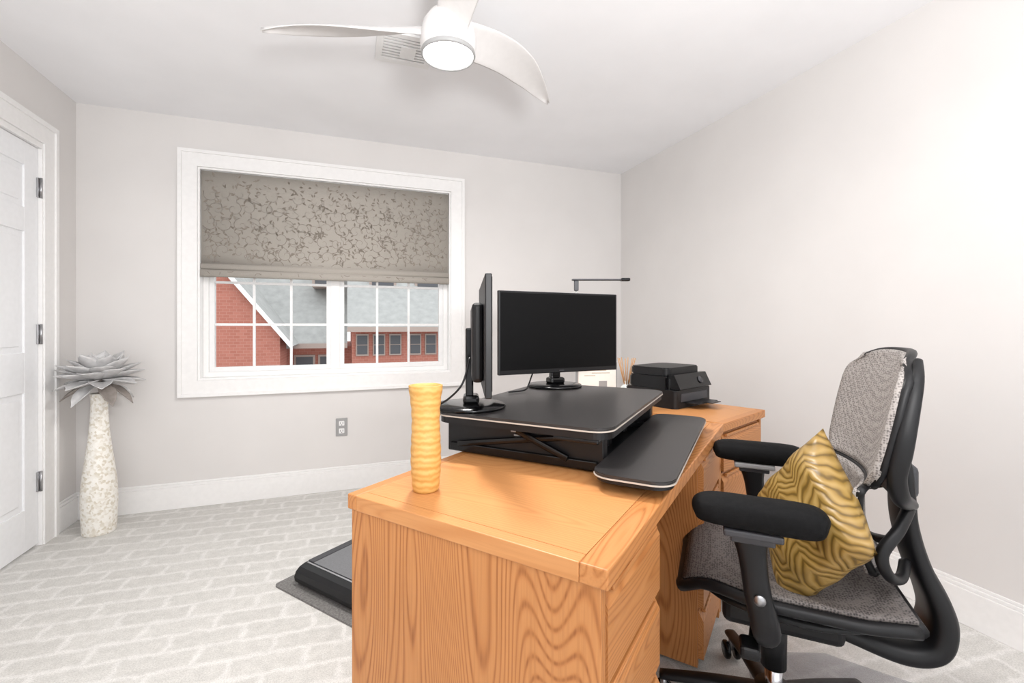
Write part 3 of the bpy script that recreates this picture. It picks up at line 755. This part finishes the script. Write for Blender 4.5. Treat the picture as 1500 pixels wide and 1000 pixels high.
# ------------------------------------------------------------ exterior
bd=empty('brick_building')
GZ=-4
bm=bmesh.new()
A=[(-6.2,GZ),(-1.37,GZ),(-1.37,.95),(-3.3,3.4),(-6.2,.95)]
f=[bm.verts.new((x,11,z)) for x,z in A]; g=[bm.verts.new((x,14,z)) for x,z in A]
bm.faces.new(f);bm.faces.new(g)
for i in range(5): bm.faces.new((f[i],f[(i+1)%5],g[(i+1)%5],g[i]))
obj_from_bm(bm,'gable_wing',M['brick'],bd)
def plate(name,p0,p1,y0,y1,t,m):
    (x0,z0),(x1,z1)=p0,p1; dx,dz_=x1-x0,z1-z0; l=math.hypot(dx,dz_); nx,nz=-dz_/l*t,dx/l*t
    if nz<0: nx,nz=-nx,-nz
    bm=bmesh.new(); q=[(x0,z0),(x1,z1),(x1+nx,z1+nz),(x0+nx,z0+nz)]
    A=[bm.verts.new((x,y0,z)) for x,z in q];B=[bm.verts.new((x,y1,z)) for x,z in q]
    bm.faces.new(A);bm.faces.new(B)
    for i in range(4): bm.faces.new((A[i],A[(i+1)%4],B[(i+1)%4],B[i]))
    obj_from_bm(bm,name,m,bd)
plate('gable_roof',(-3.3,3.4),(-1.15,.67),10.87,14,.08,M['roof']); plate('rake_board',(-3.3,3.4),(-1.15,.67),10.8,10.86,.08,M['white'])
plate('gable_roof',(-3.3,3.4),(-6.5,.7),10.87,14,.08,M['roof'])
box('lower_block',-1.4,.095,12.5,17,GZ,.62,M['brick'],bd)
box('main_block',.1,9,12,17,GZ,1.05,M['brick'],bd)
def roofq(name,x0,x1,y0,z0,y1,z1):
    bm=bmesh.new(); v=[bm.verts.new(p) for p in ((x0,y0,z0),(x1,y0,z0),(x1,y1,z1),(x0,y1,z1),(x0,y0,z0-.12),(x1,y0,z0-.12),(x1,y1,z1-.12),(x0,y1,z1-.12))]
    for q in ((0,1,2,3),(4,5,6,7),(0,1,5,4),(2,3,7,6),(0,3,7,4),(1,2,6,5)): bm.faces.new([v[i] for i in q])
    obj_from_bm(bm,name,M['roof'],bd)
roofq('lower_roof',-8.0,-.001,12.1,.72,17.5,6.2); roofq('main_roof',.0,9.3,11.6,1.12,17,6.4)
wl=[];wf=[]
for cx,cz,y in ((-1.0,.12,12.5),(-.45,.12,12.5)):
    wf.append((cx-.24,cx+.24,y-.05,y-.001,cz-.4,cz+.3)); wl.append((cx-.19,cx+.19,y-.07,y-.04,cz-.35,cz-.03)); wl.append((cx-.19,cx+.19,y-.07,y-.04,cz,cz+.25))
for cx in (.35,.75,1.15,1.65,2.05,3.0,3.4,4.3,4.7):
    cz=.72;y=12; wf.append((cx-.15,cx+.15,y-.05,y-.001,cz-.32,cz+.22)); wl.append((cx-.12,cx+.12,y-.07,y-.04,cz-.28,cz-.06)); wl.append((cx-.12,cx+.12,y-.07,y-.04,cz-.04,cz+.18))
for cx in (-.5,.9,2.1):
    wf.append((cx-.35,cx+.35,12.75,13.8,2.15,2.5)); wl.append((cx-.28,cx+.28,12.73,12.76,2.2,2.42))
boxes('building_window_frames',wf,M['wframe'],bd); boxes('building_window_glass',wl,M['wglass'],bd)
box('eave_gutter',.0,9.3,11.52,11.6,1.0,1.12,M['wframe'],bd); box('eave_gutter',-1.2,-.001,12.02,12.1,.6,.72,M['wframe'],bd)
box('ground_outside',-40,40,4.5,60,GZ-.1,GZ,M['asphalt'])

# ------------------------------------------------------------ lights
w=bpy.data.worlds.new('overcast'); scene.world=w; w.use_nodes=True
bg=w.node_tree.nodes['Background']; bg.inputs['Color'].default_value=(.97,.98,1,1); bg.inputs['Strength'].default_value=1.8
def light(name,typ,loc,power,size=None,rot=(0,0,0),col=(1,1,1),size_y=None):
    l=bpy.data.lights.new(name,typ); l.energy=power; l.color=col
    if typ=='AREA':
        l.size=size
        if size_y: l.shape='RECTANGLE'; l.size_y=size_y
        else: l.shape='DISK'
    elif typ=='POINT': l.shadow_soft_size=size
    o=bpy.data.objects.new(name,l); scene.collection.objects.link(o); o.location=loc; o.rotation_euler=rot; return o
light('fan_lamp','AREA',(.347,1.65,2.10),25,.18,col=(1,.975,.94))
light('added_ceiling_fill','AREA',(.3,-.7,1.3),84,.5,rot=(R(180-24),0,0),col=(1,.993,.985))  # added fill lamp behind the camera, aimed up to brighten ceiling and room

# ------------------------------------------------------------ camera
cd=bpy.data.cameras.new('camera'); cam=bpy.data.objects.new('camera',cd); scene.collection.objects.link(cam)
cam.location=(0,0,1.13); cam.rotation_euler=(R(90),0,R(-19.8))
cd.sensor_width=36; cd.lens=16.08; cd.shift_y=-22/1500; cd.clip_start=.02
scene.camera=cam
